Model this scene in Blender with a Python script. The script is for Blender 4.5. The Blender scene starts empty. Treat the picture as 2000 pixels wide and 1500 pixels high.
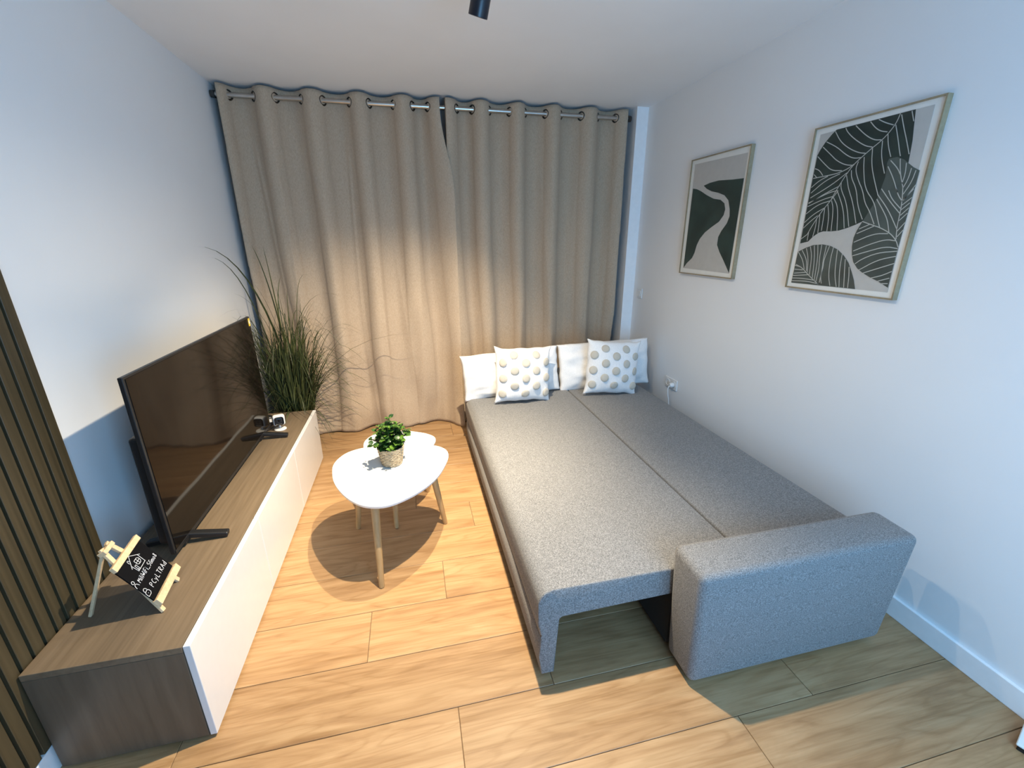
import bpy, bmesh, math, random
from mathutils import Vector, Matrix, noise
from mathutils.geometry import tessellate_polygon

random.seed(7)
PI = math.pi
S = bpy.context.scene
COL = S.collection

# ------------------------------------------------------------------ camera, world, light, exposure
cam_data = bpy.data.cameras.new('camera')
cam = bpy.data.objects.new('camera', cam_data)
COL.objects.link(cam)
cam_data.sensor_fit = 'HORIZONTAL'
cam_data.sensor_width = 36.0
cam_data.lens = 844.5 / 2000.0 * 36.0
cam_data.clip_start = 0.02
yaw, pitch, roll = -0.2257, 0.3230, -0.0037
f0 = Vector((-math.sin(yaw), math.cos(yaw), 0)); r0 = Vector((math.cos(yaw), math.sin(yaw), 0)); u0 = Vector((0, 0, 1))
fw = math.cos(pitch) * f0 - math.sin(pitch) * u0
up = math.sin(pitch) * f0 + math.cos(pitch) * u0
rt = math.cos(roll) * r0 + math.sin(roll) * up
up = -math.sin(roll) * r0 + math.cos(roll) * up
M = Matrix((rt, up, -fw)).transposed().to_4x4()
M.translation = Vector((0, 0, 1.53))
cam.matrix_world = M
S.camera = cam

w = bpy.data.worlds.new('world'); S.world = w; w.use_nodes = True
w.node_tree.nodes['Background'].inputs[0].default_value = (0.45, 0.65, 1.0, 1)
w.node_tree.nodes['Background'].inputs[1].default_value = 0.6

S.view_settings.view_transform = 'Standard'
S.view_settings.look = 'None'
S.view_settings.exposure = 0.0
S.view_settings.gamma = 1.0
S.view_settings.use_curve_mapping = False
S.cycles.max_bounces = 8
S.cycles.diffuse_bounces = 5
S.cycles.glossy_bounces = 3
S.cycles.transparent_max_bounces = 12
S.cycles.use_denoising = True
S.cycles.sample_clamp_indirect = 6.0

# daylight entering through the window in the wall behind the camera
wl = bpy.data.lights.new('window_daylight', 'AREA')
wl.shape = 'RECTANGLE'; wl.size = 1.2; wl.size_y = 1.5
wl.energy = WIN_E = 66.0
wl.color = (0.24, 0.58, 1.0)
wlo = bpy.data.objects.new('window_daylight', wl); COL.objects.link(wlo)
wlo.location = (0.85, -0.93, 1.30)
wlo.rotation_euler = (PI / 2, 0, 0)          # faces +Y, into the room
SPOT_E = 340.0
SPILL_E = 30.0
SPOT_COL = (1.0, 0.84, 0.60)

# ------------------------------------------------------------------ room numbers
XL, XR = -1.165, 1.904
YB, YN, YREAR = 3.514, 3.84, -1.00           # stub wall, niche wall behind the curtain, wall behind the camera
ZC = 2.495

# ------------------------------------------------------------------ helpers
def tag(o, label=None, cat=None, group=None, kind=None):
    if label: o['label'] = label
    if cat: o['category'] = cat
    if group: o['group'] = group
    if kind: o['kind'] = kind
    return o

def thing(name, label, cat, loc=(0, 0, 0), rotz=0.0, group=None):
    o = bpy.data.objects.new(name, None); COL.objects.link(o)
    o.empty_display_size = 0.05
    o.location = loc; o.rotation_euler = (0, 0, rotz)
    return tag(o, label, cat, group)

def link(name, me, mat=None, parent=None, loc=None, rot=None):
    o = bpy.data.objects.new(name, me); COL.objects.link(o)
    if mat is not None and len(me.materials) == 0: me.materials.append(mat)
    if parent is not None: o.parent = parent
    if loc is not None: o.location = loc
    if rot is not None: o.rotation_euler = rot
    return o

def mesh_from(name, bm, smooth=False):
    bmesh.ops.recalc_face_normals(bm, faces=bm.faces[:])
    me = bpy.data.meshes.new(name); bm.to_mesh(me); bm.free()
    if smooth:
        for p in me.polygons: p.use_smooth = True
        me.set_sharp_from_angle(angle=math.radians(50))
    return me

def obj(name, bm, mat, parent=None, smooth=False, loc=None, rot=None):
    return link(name, mesh_from(name, bm, smooth), mat, parent, loc, rot)

def pyobj(name, verts, faces, mat, parent=None, smooth=False):
    me = bpy.data.meshes.new(name); me.from_pydata(verts, [], faces); me.update()
    if smooth:
        for p in me.polygons: p.use_smooth = True
    return link(name, me, mat, parent)

def struct(o): o['kind'] = 'structure'; return o

def box(bm, x0, x1, y0, y1, z0, z1, bev=0.0, seg=2, mat=None):
    vs = [bm.verts.new((x, y, z)) for z in (z0, z1) for y in (y0, y1) for x in (x0, x1)]
    q = [(0, 2, 3, 1), (4, 5, 7, 6), (0, 1, 5, 4), (2, 6, 7, 3), (0, 4, 6, 2), (1, 3, 7, 5)]
    fs = [bm.faces.new([vs[i] for i in f]) for f in q]
    if bev > 0:
        es = list({e for f in fs for e in f.edges})
        bmesh.ops.bevel(bm, geom=es, offset=bev, segments=seg, profile=0.5, affect='EDGES')
    if mat is not None:
        pass
    return vs

def hexa(bm, bot, top, bev=0.0, seg=3):
    """a box with four given bottom and four given top corners (same winding)"""
    vs = [bm.verts.new(p) for p in bot] + [bm.verts.new(p) for p in top]
    fs = [bm.faces.new([vs[3], vs[2], vs[1], vs[0]]), bm.faces.new(vs[4:8])]
    for i in range(4):
        j = (i + 1) % 4
        fs.append(bm.faces.new([vs[i], vs[j], vs[4 + j], vs[4 + i]]))
    if bev > 0:
        es = list({e for f in fs for e in f.edges})
        bmesh.ops.bevel(bm, geom=es, offset=bev, segments=seg, profile=0.5, affect='EDGES')

def frame_axes(d):
    d = Vector(d).normalized()
    a = Vector((0, 0, 1)) if abs(d.z) < 0.9 else Vector((1, 0, 0))
    x = d.cross(a).normalized()
    return x, d.cross(x).normalized(), d

def tube(bm, pts, rads, n=12, cap=True):
    rings = []
    pts = [Vector(p) for p in pts]
    if not hasattr(rads, '__len__'): rads = [rads] * len(pts)
    X = None
    for i, p in enumerate(pts):
        d = (pts[min(i + 1, len(pts) - 1)] - pts[max(i - 1, 0)]).normalized()
        if X is None: X, Yv, _ = frame_axes(d)
        else:
            X = (X - d * X.dot(d)).normalized(); Yv = d.cross(X)
        rings.append([bm.verts.new(p + rads[i] * (math.cos(2 * PI * k / n) * X + math.sin(2 * PI * k / n) * Yv)) for k in range(n)])
    for a, b in zip(rings, rings[1:]):
        for k in range(n):
            bm.faces.new([a[k], a[(k + 1) % n], b[(k + 1) % n], b[k]])
    if cap:
        bm.faces.new(rings[0][::-1]); bm.faces.new(rings[-1])

def lathe(bm, prof, n=24, center=(0, 0, 0), axis=None, mod=None):
    c = Vector(center)
    X, Y, Z = (Vector((1, 0, 0)), Vector((0, 1, 0)), Vector((0, 0, 1))) if axis is None else frame_axes(axis)
    rings = []
    for r, h in prof:
        ring = []
        for k in range(n):
            a = 2 * PI * k / n
            rr = r + (mod(a, h) if mod else 0)
            ring.append(bm.verts.new(c + rr * math.cos(a) * X + rr * math.sin(a) * Y + h * Z))
        rings.append(ring)
    for a, b in zip(rings, rings[1:]):
        for k in range(n):
            bm.faces.new([a[k], a[(k + 1) % n], b[(k + 1) % n], b[k]])
    bm.faces.new(rings[0][::-1]); bm.faces.new(rings[-1])

def bar(bm, a, b, wid, thk, nrm, bev=0.0):
    """rectangular bar from a to b; wid across, thk along nrm"""
    a, b, nrm = Vector(a), Vector(b), Vector(nrm)
    d = (b - a).normalized(); nrm = (nrm - d * nrm.dot(d)).normalized(); s = d.cross(nrm)
    def q(p): return [p + s * (wid / 2 * i) + nrm * (thk / 2 * j) for i, j in ((-1, -1), (1, -1), (1, 1), (-1, 1))]
    hexa(bm, q(a), q(b), bev, 2)

def smooth_loop(pts, it=3):
    for _ in range(it):
        n = len(pts); out = []
        for i in range(n):
            a, b = pts[i], pts[(i + 1) % n]
            out.append((a[0] * .75 + b[0] * .25, a[1] * .75 + b[1] * .25))
            out.append((a[0] * .25 + b[0] * .75, a[1] * .25 + b[1] * .75))
        pts = out
    return pts

def smooth_line(pts, it=2):
    for _ in range(it):
        out = [pts[0]]
        for a, b in zip(pts, pts[1:]):
            out.append(tuple(x * .75 + y * .25 for x, y in zip(a, b)))
            out.append(tuple(x * .25 + y * .75 for x, y in zip(a, b)))
        out.append(pts[-1]); pts = out
    return pts

def sstep(a, b, x):
    t = max(0.0, min(1.0, (x - a) / (b - a))); return t * t * (3 - 2 * t)

# ------------------------------------------------------------------ materials
class NM:
    def __init__(self, name):
        self.m = bpy.data.materials.new(name); self.m.use_nodes = True
        self.t = self.m.node_tree; self.b = self.t.nodes['Principled BSDF']; self.L = self.t.links
    def n(self, typ, **kw):
        nd = self.t.nodes.new(typ)
        for k, v in kw.items(): setattr(nd, k, v)
        return nd
    def s(self, **kw):
        for k, v in kw.items():
            i = self.b.inputs[k.replace('_', ' ')]
            i.default_value = (*v, 1) if isinstance(v, tuple) and len(v) == 3 else v
        return self
    def coord(self, scale=(1, 1, 1), kind='Object', rnd=False):
        tc = self.n('ShaderNodeTexCoord'); mp = self.n('ShaderNodeMapping')
        mp.inputs['Scale'].default_value = scale
        src = tc.outputs[kind]
        if rnd:
            oi = self.n('ShaderNodeObjectInfo'); ml = self.n('ShaderNodeMath', operation='MULTIPLY'); ml.inputs[1].default_value = 37.0
            self.L.new(oi.outputs['Random'], ml.inputs[0])
            va = self.n('ShaderNodeVectorMath', operation='ADD')
            self.L.new(src, va.inputs[0]); self.L.new(ml.outputs[0], va.inputs[1]); src = va.outputs[0]
        self.L.new(src, mp.inputs['Vector'])
        return mp.outputs[0]
    def noise(self, vec, scale=5, detail=4, rough=0.5, dist=0.0):
        nd = self.n('ShaderNodeTexNoise'); self.L.new(vec, nd.inputs['Vector'])
        nd.inputs['Scale'].default_value = scale; nd.inputs['Detail'].default_value = detail
        nd.inputs['Roughness'].default_value = rough; nd.inputs['Distortion'].default_value = dist
        return nd.outputs['Fac']
    def ramp(self, fac, stops):
        r = self.n('ShaderNodeValToRGB'); cr = r.color_ramp
        while len(cr.elements) < len(stops): cr.elements.new(0.5)
        for e, (p, c) in zip(cr.elements, stops): e.position = p; e.color = (*c, 1)
        self.L.new(fac, r.inputs[0]); return r.outputs[0]
    def mix(self, fac, a, b, mode='MIX'):
        mx = self.n('ShaderNodeMix', data_type='RGBA', blend_type=mode)
        for sock, v in ((mx.inputs[0], fac), (mx.inputs[6], a), (mx.inputs[7], b)):
            if isinstance(v, (int, float)): sock.default_value = v
            elif isinstance(v, tuple): sock.default_value = (*v, 1)
            else: self.L.new(v, sock)
        return mx.outputs[2]
    def base(self, col): self.L.new(col, self.b.inputs['Base Color']); return self
    def bump(self, h, strength=0.2, dist=0.002):
        bp = self.n('ShaderNodeBump'); bp.inputs['Strength'].default_value = strength; bp.inputs['Distance'].default_value = dist
        self.L.new(h, bp.inputs['Height']); self.L.new(bp.outputs[0], self.b.inputs['Normal']); return self

def plain(name, col, rough=0.5, metal=0.0, spec=0.5, var=0.06, vscale=30):
    a = NM(name); a.s(Roughness=rough, Metallic=metal); a.b.inputs['Specular IOR Level'].default_value = spec
    v = a.coord(); f = a.noise(v, vscale, 3)
    lo = tuple(c * (1 - var) for c in col); hi = tuple(min(1, c * (1 + var)) for c in col)
    a.base(a.ramp(f, [(0.3, lo), (0.7, hi)]))
    return a.m

def mat_paint():
    a = NM('wall_paint'); a.s(Roughness=0.75)
    v = a.coord(); f = a.noise(v, 1.3, 3); g = a.noise(v, 260, 3)
    a.base(a.ramp(f, [(0.3, (0.80, 0.80, 0.80)), (0.7, (0.83, 0.83, 0.825))])); a.bump(g, 0.12, 0.001)
    return a.m

def mat_plank():
    a = NM('oak_floor_tile'); a.s(Roughness=0.42); a.b.inputs['Specular IOR Level'].default_value = 0.35
    v = a.coord((1.0, 7.0, 1.0), rnd=True)
    big = a.noise(v, 2.2, 4, 0.55, 1.2)
    vg = a.coord((0.75, 6.0, 1.0), rnd=True); ng = a.noise(vg, 1.7, 1.5, 0.45, 0.5)
    mg = a.n('ShaderNodeMath', operation='MULTIPLY'); a.L.new(ng, mg.inputs[0]); mg.inputs[1].default_value = 62.0
    sg = a.n('ShaderNodeMath', operation='SINE'); a.L.new(mg.outputs[0], sg.inputs[0])
    hg = a.n('ShaderNodeMath', operation='MULTIPLY_ADD'); a.L.new(sg.outputs[0], hg.inputs[0]); hg.inputs[1].default_value = 0.5; hg.inputs[2].default_value = 0.5
    v2 = a.coord((6.0, 170.0, 1.0), rnd=True); fine = a.noise(v2, 1.0, 3, 0.6)
    c = a.ramp(big, [(0.25, (0.315, 0.18, 0.085)), (0.5, (0.425, 0.258, 0.127)), (0.75, (0.50, 0.325, 0.172))])
    c2 = a.ramp(hg.outputs[0], [(0.0, (0.84, 0.80, 0.74)), (0.16, (0.97, 0.96, 0.95)), (0.5, (1, 1, 1)), (1.0, (1.03, 1.03, 1.03))])
    sn = a.coord((0.5, 16.0, 1.0), rnd=True); st_ = a.noise(sn, 2.0, 3, 0.6, 0.6)
    c = a.mix(0.8, c, a.ramp(st_, [(0.32, (0.80, 0.75, 0.68)), (0.48, (1, 1, 1)), (0.7, (1.05, 1.05, 1.06))]), 'MULTIPLY')
    c = a.mix(0.65, c, c2, 'MULTIPLY')
    c3 = a.ramp(fine, [(0.35, (0.86, 0.84, 0.8)), (0.6, (1, 1, 1))])
    c = a.mix(0.7, c, c3, 'MULTIPLY')
    oi = a.n('ShaderNodeObjectInfo')
    t = a.ramp(oi.outputs['Random'], [(0, (0.9, 0.9, 0.9)), (1, (1.06, 1.05, 1.03))])
    a.base(a.mix(1.0, c, t, 'MULTIPLY')); a.bump(fine, 0.08, 0.001)
    return a.m

def mat_veneer(name, cols, axis_scale, rough=0.5):
    a = NM(name); a.s(Roughness=rough)
    v = a.coord(axis_scale); f = a.noise(v, 1.0, 4, 0.55, 0.4)
    blk = a.coord(tuple(s * 0.09 if s > 5 else s * 0.3 for s in axis_scale)); g = a.noise(blk, 1.0, 1)
    c = a.ramp(f, [(0.3, cols[0]), (0.7, cols[1])])
    c2 = a.ramp(g, [(0.42, (0.88, 0.88, 0.88)), (0.48, (1, 1, 1)), (0.56, (1.06, 1.05, 1.03))])
    a.base(a.mix(1.0, c, c2, 'MULTIPLY')); a.bump(f, 0.06, 0.001)
    return a.m

def mat_fabric(name, lo, mid, hi, scale=260, rough=0.9, stretch=(1, 1, 1), bump=0.35, sheen=0.15):
    a = NM(name); a.s(Roughness=rough)
    a.b.inputs['Sheen Weight'].default_value = sheen; a.b.inputs['Specular IOR Level'].default_value = 0.15
    v = a.coord(stretch); f = a.noise(v, scale, 2, 0.7)
    a.base(a.ramp(f, [(0.34, lo), (0.5, mid), (0.66, hi)])); a.bump(f, bump, 0.002)
    return a.m

MAT = {}
MAT['paint'] = mat_paint()
MAT['ceiling'] = plain('ceiling_paint', (0.82, 0.82, 0.82), 0.8, var=0.02, vscale=2)
MAT['white_trim'] = plain('white_trim_paint', (0.88, 0.88, 0.88), 0.4, var=0.02)
MAT['plank'] = mat_plank()
MAT['grout'] = plain('floor_grout', (0.16, 0.105, 0.06), 0.9)
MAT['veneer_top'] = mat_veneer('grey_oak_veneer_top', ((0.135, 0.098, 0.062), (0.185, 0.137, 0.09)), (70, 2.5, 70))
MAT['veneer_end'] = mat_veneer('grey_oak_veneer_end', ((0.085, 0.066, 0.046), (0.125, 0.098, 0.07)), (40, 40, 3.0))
MAT['door_white'] = plain('gloss_white_door', (0.70, 0.69, 0.68), 0.2, var=0.01)
MAT['slat'] = mat_veneer('dark_slat_wood', ((0.036, 0.027, 0.012), (0.070, 0.052, 0.025)), (60, 60, 1.6), 0.55)
MAT['felt'] = plain('black_felt', (0.006, 0.005, 0.005), 0.95)
MAT['black'] = plain('black_plastic', (0.012, 0.012, 0.013), 0.38, var=0.1)
MAT['black_metal'] = plain('black_lamp_metal', (0.010, 0.010, 0.016), 0.35, var=0.1)
MAT['steel'] = plain('brushed_steel', (0.50, 0.48, 0.45), 0.28, metal=1.0)
MAT['dark_steel'] = plain('dark_ring_metal', (0.12, 0.115, 0.11), 0.25, metal=1.0)
MAT['sofa'] = mat_fabric('grey_melange_fabric', (0.11, 0.108, 0.108), (0.195, 0.192, 0.19), (0.30, 0.295, 0.29), 280, stretch=(1, 1, 1))
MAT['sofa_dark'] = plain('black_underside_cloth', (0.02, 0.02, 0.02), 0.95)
MAT['curtain'] = mat_fabric('beige_blackout_curtain', (0.40, 0.305, 0.215), (0.455, 0.35, 0.25), (0.50, 0.39, 0.285), 300, stretch=(1, 1, 0.25), bump=0.12, sheen=0.1)
MAT['pillow'] = mat_fabric('white_cotton', (0.74, 0.73, 0.72), (0.8, 0.79, 0.78), (0.84, 0.83, 0.82), 180, bump=0.1)
MAT['dot'] = mat_fabric('beige_tufted_yarn', (0.46, 0.41, 0.33), (0.56, 0.51, 0.43), (0.64, 0.6, 0.52), 900, bump=0.6)
MAT['table_white'] = plain('white_lacquer_top', (0.82, 0.81, 0.78), 0.3, var=0.01)
MAT['beech'] = mat_veneer('honey_beech', ((0.42, 0.26, 0.11), (0.52, 0.34, 0.16)), (60, 60, 3.0), 0.45)
MAT['pine'] = mat_veneer('pale_pine', ((0.60, 0.43, 0.25), (0.72, 0.54, 0.34)), (90, 90, 90), 0.6)
MAT['frame_wood'] = mat_veneer('light_oak_frame', ((0.27, 0.21, 0.125), (0.34, 0.27, 0.17)), (60, 60, 60), 0.5)
MAT['mat_board'] = plain('white_mat_board', (0.80, 0.80, 0.76), 0.8, var=0.01)
MAT['paper'] = plain('grey_print_paper', (0.52, 0.51, 0.48), 0.8, var=0.03)
MAT['vein'] = plain('print_line_grey', (0.50, 0.51, 0.47), 0.8, var=0.03)
MAT['green_a'] = plain('print_dark_green', (0.020, 0.033, 0.026), 0.8, var=0.35, vscale=9)
MAT['green_b'] = plain('print_mid_green', (0.085, 0.105, 0.092), 0.8, var=0.25, vscale=9)
MAT['green_c'] = plain('print_grey_green', (0.060, 0.075, 0.064), 0.8, var=0.25, vscale=9)
MAT['green_d'] = plain('print_forest_green', (0.022, 0.042, 0.033), 0.8, var=0.35, vscale=9)
MAT['board'] = plain('blackboard_paint', (0.004, 0.004, 0.005), 0.9, spec=0.1)
MAT['chalk'] = plain('white_chalk', (0.72, 0.72, 0.74), 0.9)
MAT['plastic_white'] = plain('white_plastic', (0.76, 0.75, 0.73), 0.35, var=0.02)
MAT['sticker'] = plain('yellow_sticker', (0.75, 0.52, 0.04), 0.5)
MAT['soil'] = plain('dark_soil', (0.02, 0.014, 0.009), 0.95, var=0.4, vscale=120)
MAT['pot_dark'] = plain('dark_planter', (0.02, 0.02, 0.02), 0.5)
MAT['stem'] = plain('green_stem', (0.05, 0.09, 0.02), 0.6)

def mat_leaf(name, a_, b_, rough=0.45):
    a = NM(name); a.s(Roughness=rough)
    oi = a.n('ShaderNodeObjectInfo'); a.base(a.ramp(oi.outputs['Random'], [(0.0, a_), (1.0, b_)]))
    return a.m
MAT['leaf'] = mat_leaf('glossy_leaf', (0.006, 0.028, 0.008), (0.075, 0.155, 0.018), 0.35)
def mat_grass():
    a = NM('grass_blade_green'); a.s(Roughness=0.55)
    v = a.coord(); f = a.noise(v, 14, 2)
    a.base(a.ramp(f, [(0.3, (0.020, 0.026, 0.007)), (0.55, (0.045, 0.058, 0.015)), (0.75, (0.085, 0.095, 0.03))]))
    return a.m
MAT['grass'] = mat_grass()
def mat_screen():
    a = NM('tv_screen_glass'); a.s(Base_Color=(0.007, 0.0055, 0.0045), Roughness=0.06)
    a.b.inputs['IOR'].default_value = 1.45; a.b.inputs['Specular IOR Level'].default_value = 0.20
    v = a.coord(); f = a.noise(v, 2.2, 1); a.bump(f, 0.10, 0.02)
    return a.m
MAT['screen'] = mat_screen()
def mat_pane():
    m = bpy.data.materials.new('clear_pane'); m.use_nodes = True; t = m.node_tree; t.nodes.clear()
    o = t.nodes.new('ShaderNodeOutputMaterial'); mx = t.nodes.new('ShaderNodeMixShader'); tr = t.nodes.new('ShaderNodeBsdfTransparent'); gl = t.nodes.new('ShaderNodeBsdfGlossy')
    gl.inputs['Roughness'].default_value = 0.05; fr = t.nodes.new('ShaderNodeMath'); fr.operation = 'MULTIPLY_ADD'; lw = t.nodes.new('ShaderNodeLayerWeight'); pw = t.nodes.new('ShaderNodeMath'); pw.operation = 'POWER'; pw.inputs[1].default_value = 4.0; t.links.new(lw.outputs['Facing'], pw.inputs[0]); t.links.new(pw.outputs[0], fr.inputs[0]); fr.inputs[1].default_value = 0.6; fr.inputs[2].default_value = 0.025
    t.links.new(fr.outputs[0], mx.inputs[0]); t.links.new(tr.outputs[0], mx.inputs[1]); t.links.new(gl.outputs[0], mx.inputs[2]); t.links.new(mx.outputs[0], o.inputs[0])
    return m
MAT['pane'] = mat_pane()
def mat_basket():
    a = NM('woven_seagrass'); a.s(Roughness=0.8)
    v = a.coord((1, 1, 3.2)); f = a.noise(v, 75, 3, 0.6, 0.8)
    a.base(a.ramp(f, [(0.32, (0.13, 0.09, 0.05)), (0.48, (0.33, 0.25, 0.155)), (0.68, (0.50, 0.42, 0.29))])); a.bump(f, 0.5, 0.003)
    return a.m
MAT['basket'] = mat_basket()
def mat_glow():
    m = bpy.data.materials.new('lit_lamp_lens'); m.use_nodes = True; t = m.node_tree
    b = t.nodes['Principled BSDF']; b.inputs['Emission Color'].default_value = (1, 0.78, 0.5, 1); b.inputs['Emission Strength'].default_value = 8.0
    return m
MAT['lens'] = mat_glow()

# ------------------------------------------------------------------ the room
def sbox(name, x0, x1, y0, y1, z0, z1, mat, parent=None, bev=0.0):
    bm = bmesh.new(); box(bm, x0, x1, y0, y1, z0, z1, bev)
    o = obj(name, bm, mat, parent)
    return struct(o) if parent is None else o

floor = sbox('floor', XL - 0.1, XR + 0.1, YREAR - 0.1, YN + 0.1, -0.12, -0.0035, MAT['grout'])
PW, PL, GAP = 0.2441, 1.2255, 0.0020
y_ref = 1.566
joints = {0: -0.2675, -1: 0.40, -2: 0.0525, -3: 0.97, 1: 0.054}   # row k spans y_ref+(k-1)*PW .. y_ref+k*PW ; k=0 is 1.322..1.566
full_meshes = {}
k = math.floor((YREAR - y_ref) / PW)
while y_ref + (k - 1) * PW < YN:
    ya, yb = max(YREAR, y_ref + (k - 1) * PW), min(YN, y_ref + k * PW)
    j0 = joints.get(k, 0.37 * PL * ((k * 7) % 5) - 0.2)
    xa = j0 - PL * math.ceil((j0 - XL) / PL)
    while xa < XR:
        a, b = max(XL, xa), min(XR, xa + PL)
        if b - a > 0.02 and yb - ya > 0.02:
            wd, dp = b - a - GAP, yb - ya - GAP
            key = (round(wd, 3), round(dp, 3))
            if key not in full_meshes:
                bm = bmesh.new(); box(bm, -wd / 2, wd / 2, -dp / 2, dp / 2, -0.008, 0.0, 0.0012, 1)
                full_meshes[key] = mesh_from('plank', bm)
            link('plank', full_meshes[key], MAT['plank'], floor, ((a + b) / 2, (ya + yb) / 2, 0))
        xa += PL
    k += 1

sbox('wall_left', XL - 0.1, XL, YREAR - 0.1, YN + 0.1, -0.12, ZC + 0.1, MAT['paint'])
sbox('wall_right', XR, XR + 0.1, YREAR - 0.1, YN + 0.1, -0.12, ZC + 0.1, MAT['paint'])
sbox('ceiling', XL - 0.1, XR + 0.1, YREAR - 0.1, YN + 0.1, ZC, ZC + 0.1, MAT['ceiling'])
sbox('wall_back', XL, XR, YN, YN + 0.1, 0, ZC, MAT['paint'])
sbox('trim_1', 1.806, XR, YB, YN, 0.0, ZC, MAT['white_trim'])                    # stub wall right of the curtain niche
# rear wall with the window that lets the daylight in
bm = bmesh.new()
WX0, WX1, WZ0, WZ1 = 0.20, 1.50, 0.5, 2.15
box(bm, XL, WX0, YREAR - 0.1, YREAR, 0, ZC); box(bm, WX1, XR, YREAR - 0.1, YREAR, 0, ZC)
box(bm, WX0, WX1, YREAR - 0.1, YREAR, 0, WZ0); box(bm, WX0, WX1, YREAR - 0.1, YREAR, WZ1, ZC)
struct(obj('wall_rear', bm, MAT['paint']))
bm = bmesh.new()
for a, b, c, d in ((WX0, WX0 + 0.05, WZ0, WZ1), (WX1 - 0.05, WX1, WZ0, WZ1), (WX0 + 0.05, WX1 - 0.05, WZ0, WZ0 + 0.05), (WX0 + 0.05, WX1 - 0.05, WZ1 - 0.05, WZ1), (0.825, 0.875, WZ0 + 0.05, WZ1 - 0.05)):
    box(bm, a, b, YREAR - 0.08, YREAR - 0.03, c, d)
win = struct(obj('window_1', bm, MAT['white_trim']))
for a, b in ((WX0 + 0.05, 0.825), (0.875, WX1 - 0.05)):
    bm = bmesh.new(); box(bm, a, b, YREAR - 0.058, YREAR - 0.054, WZ0 + 0.05, WZ1 - 0.05); obj('pane', bm, MAT['pane'], win)

def baseboard(name, x0, x1, y0, y1, side):
    bm = bmesh.new(); box(bm, x0, x1, y0, y1, 0.0, 0.092, 0.003, 2)
    struct(obj(name, bm, MAT['white_trim']))
baseboard('baseboard_right', XR - 0.015, XR, YREAR, YB, 1)
baseboard('baseboard_left', XL, XL + 0.013, YREAR, YN, -1)

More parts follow.
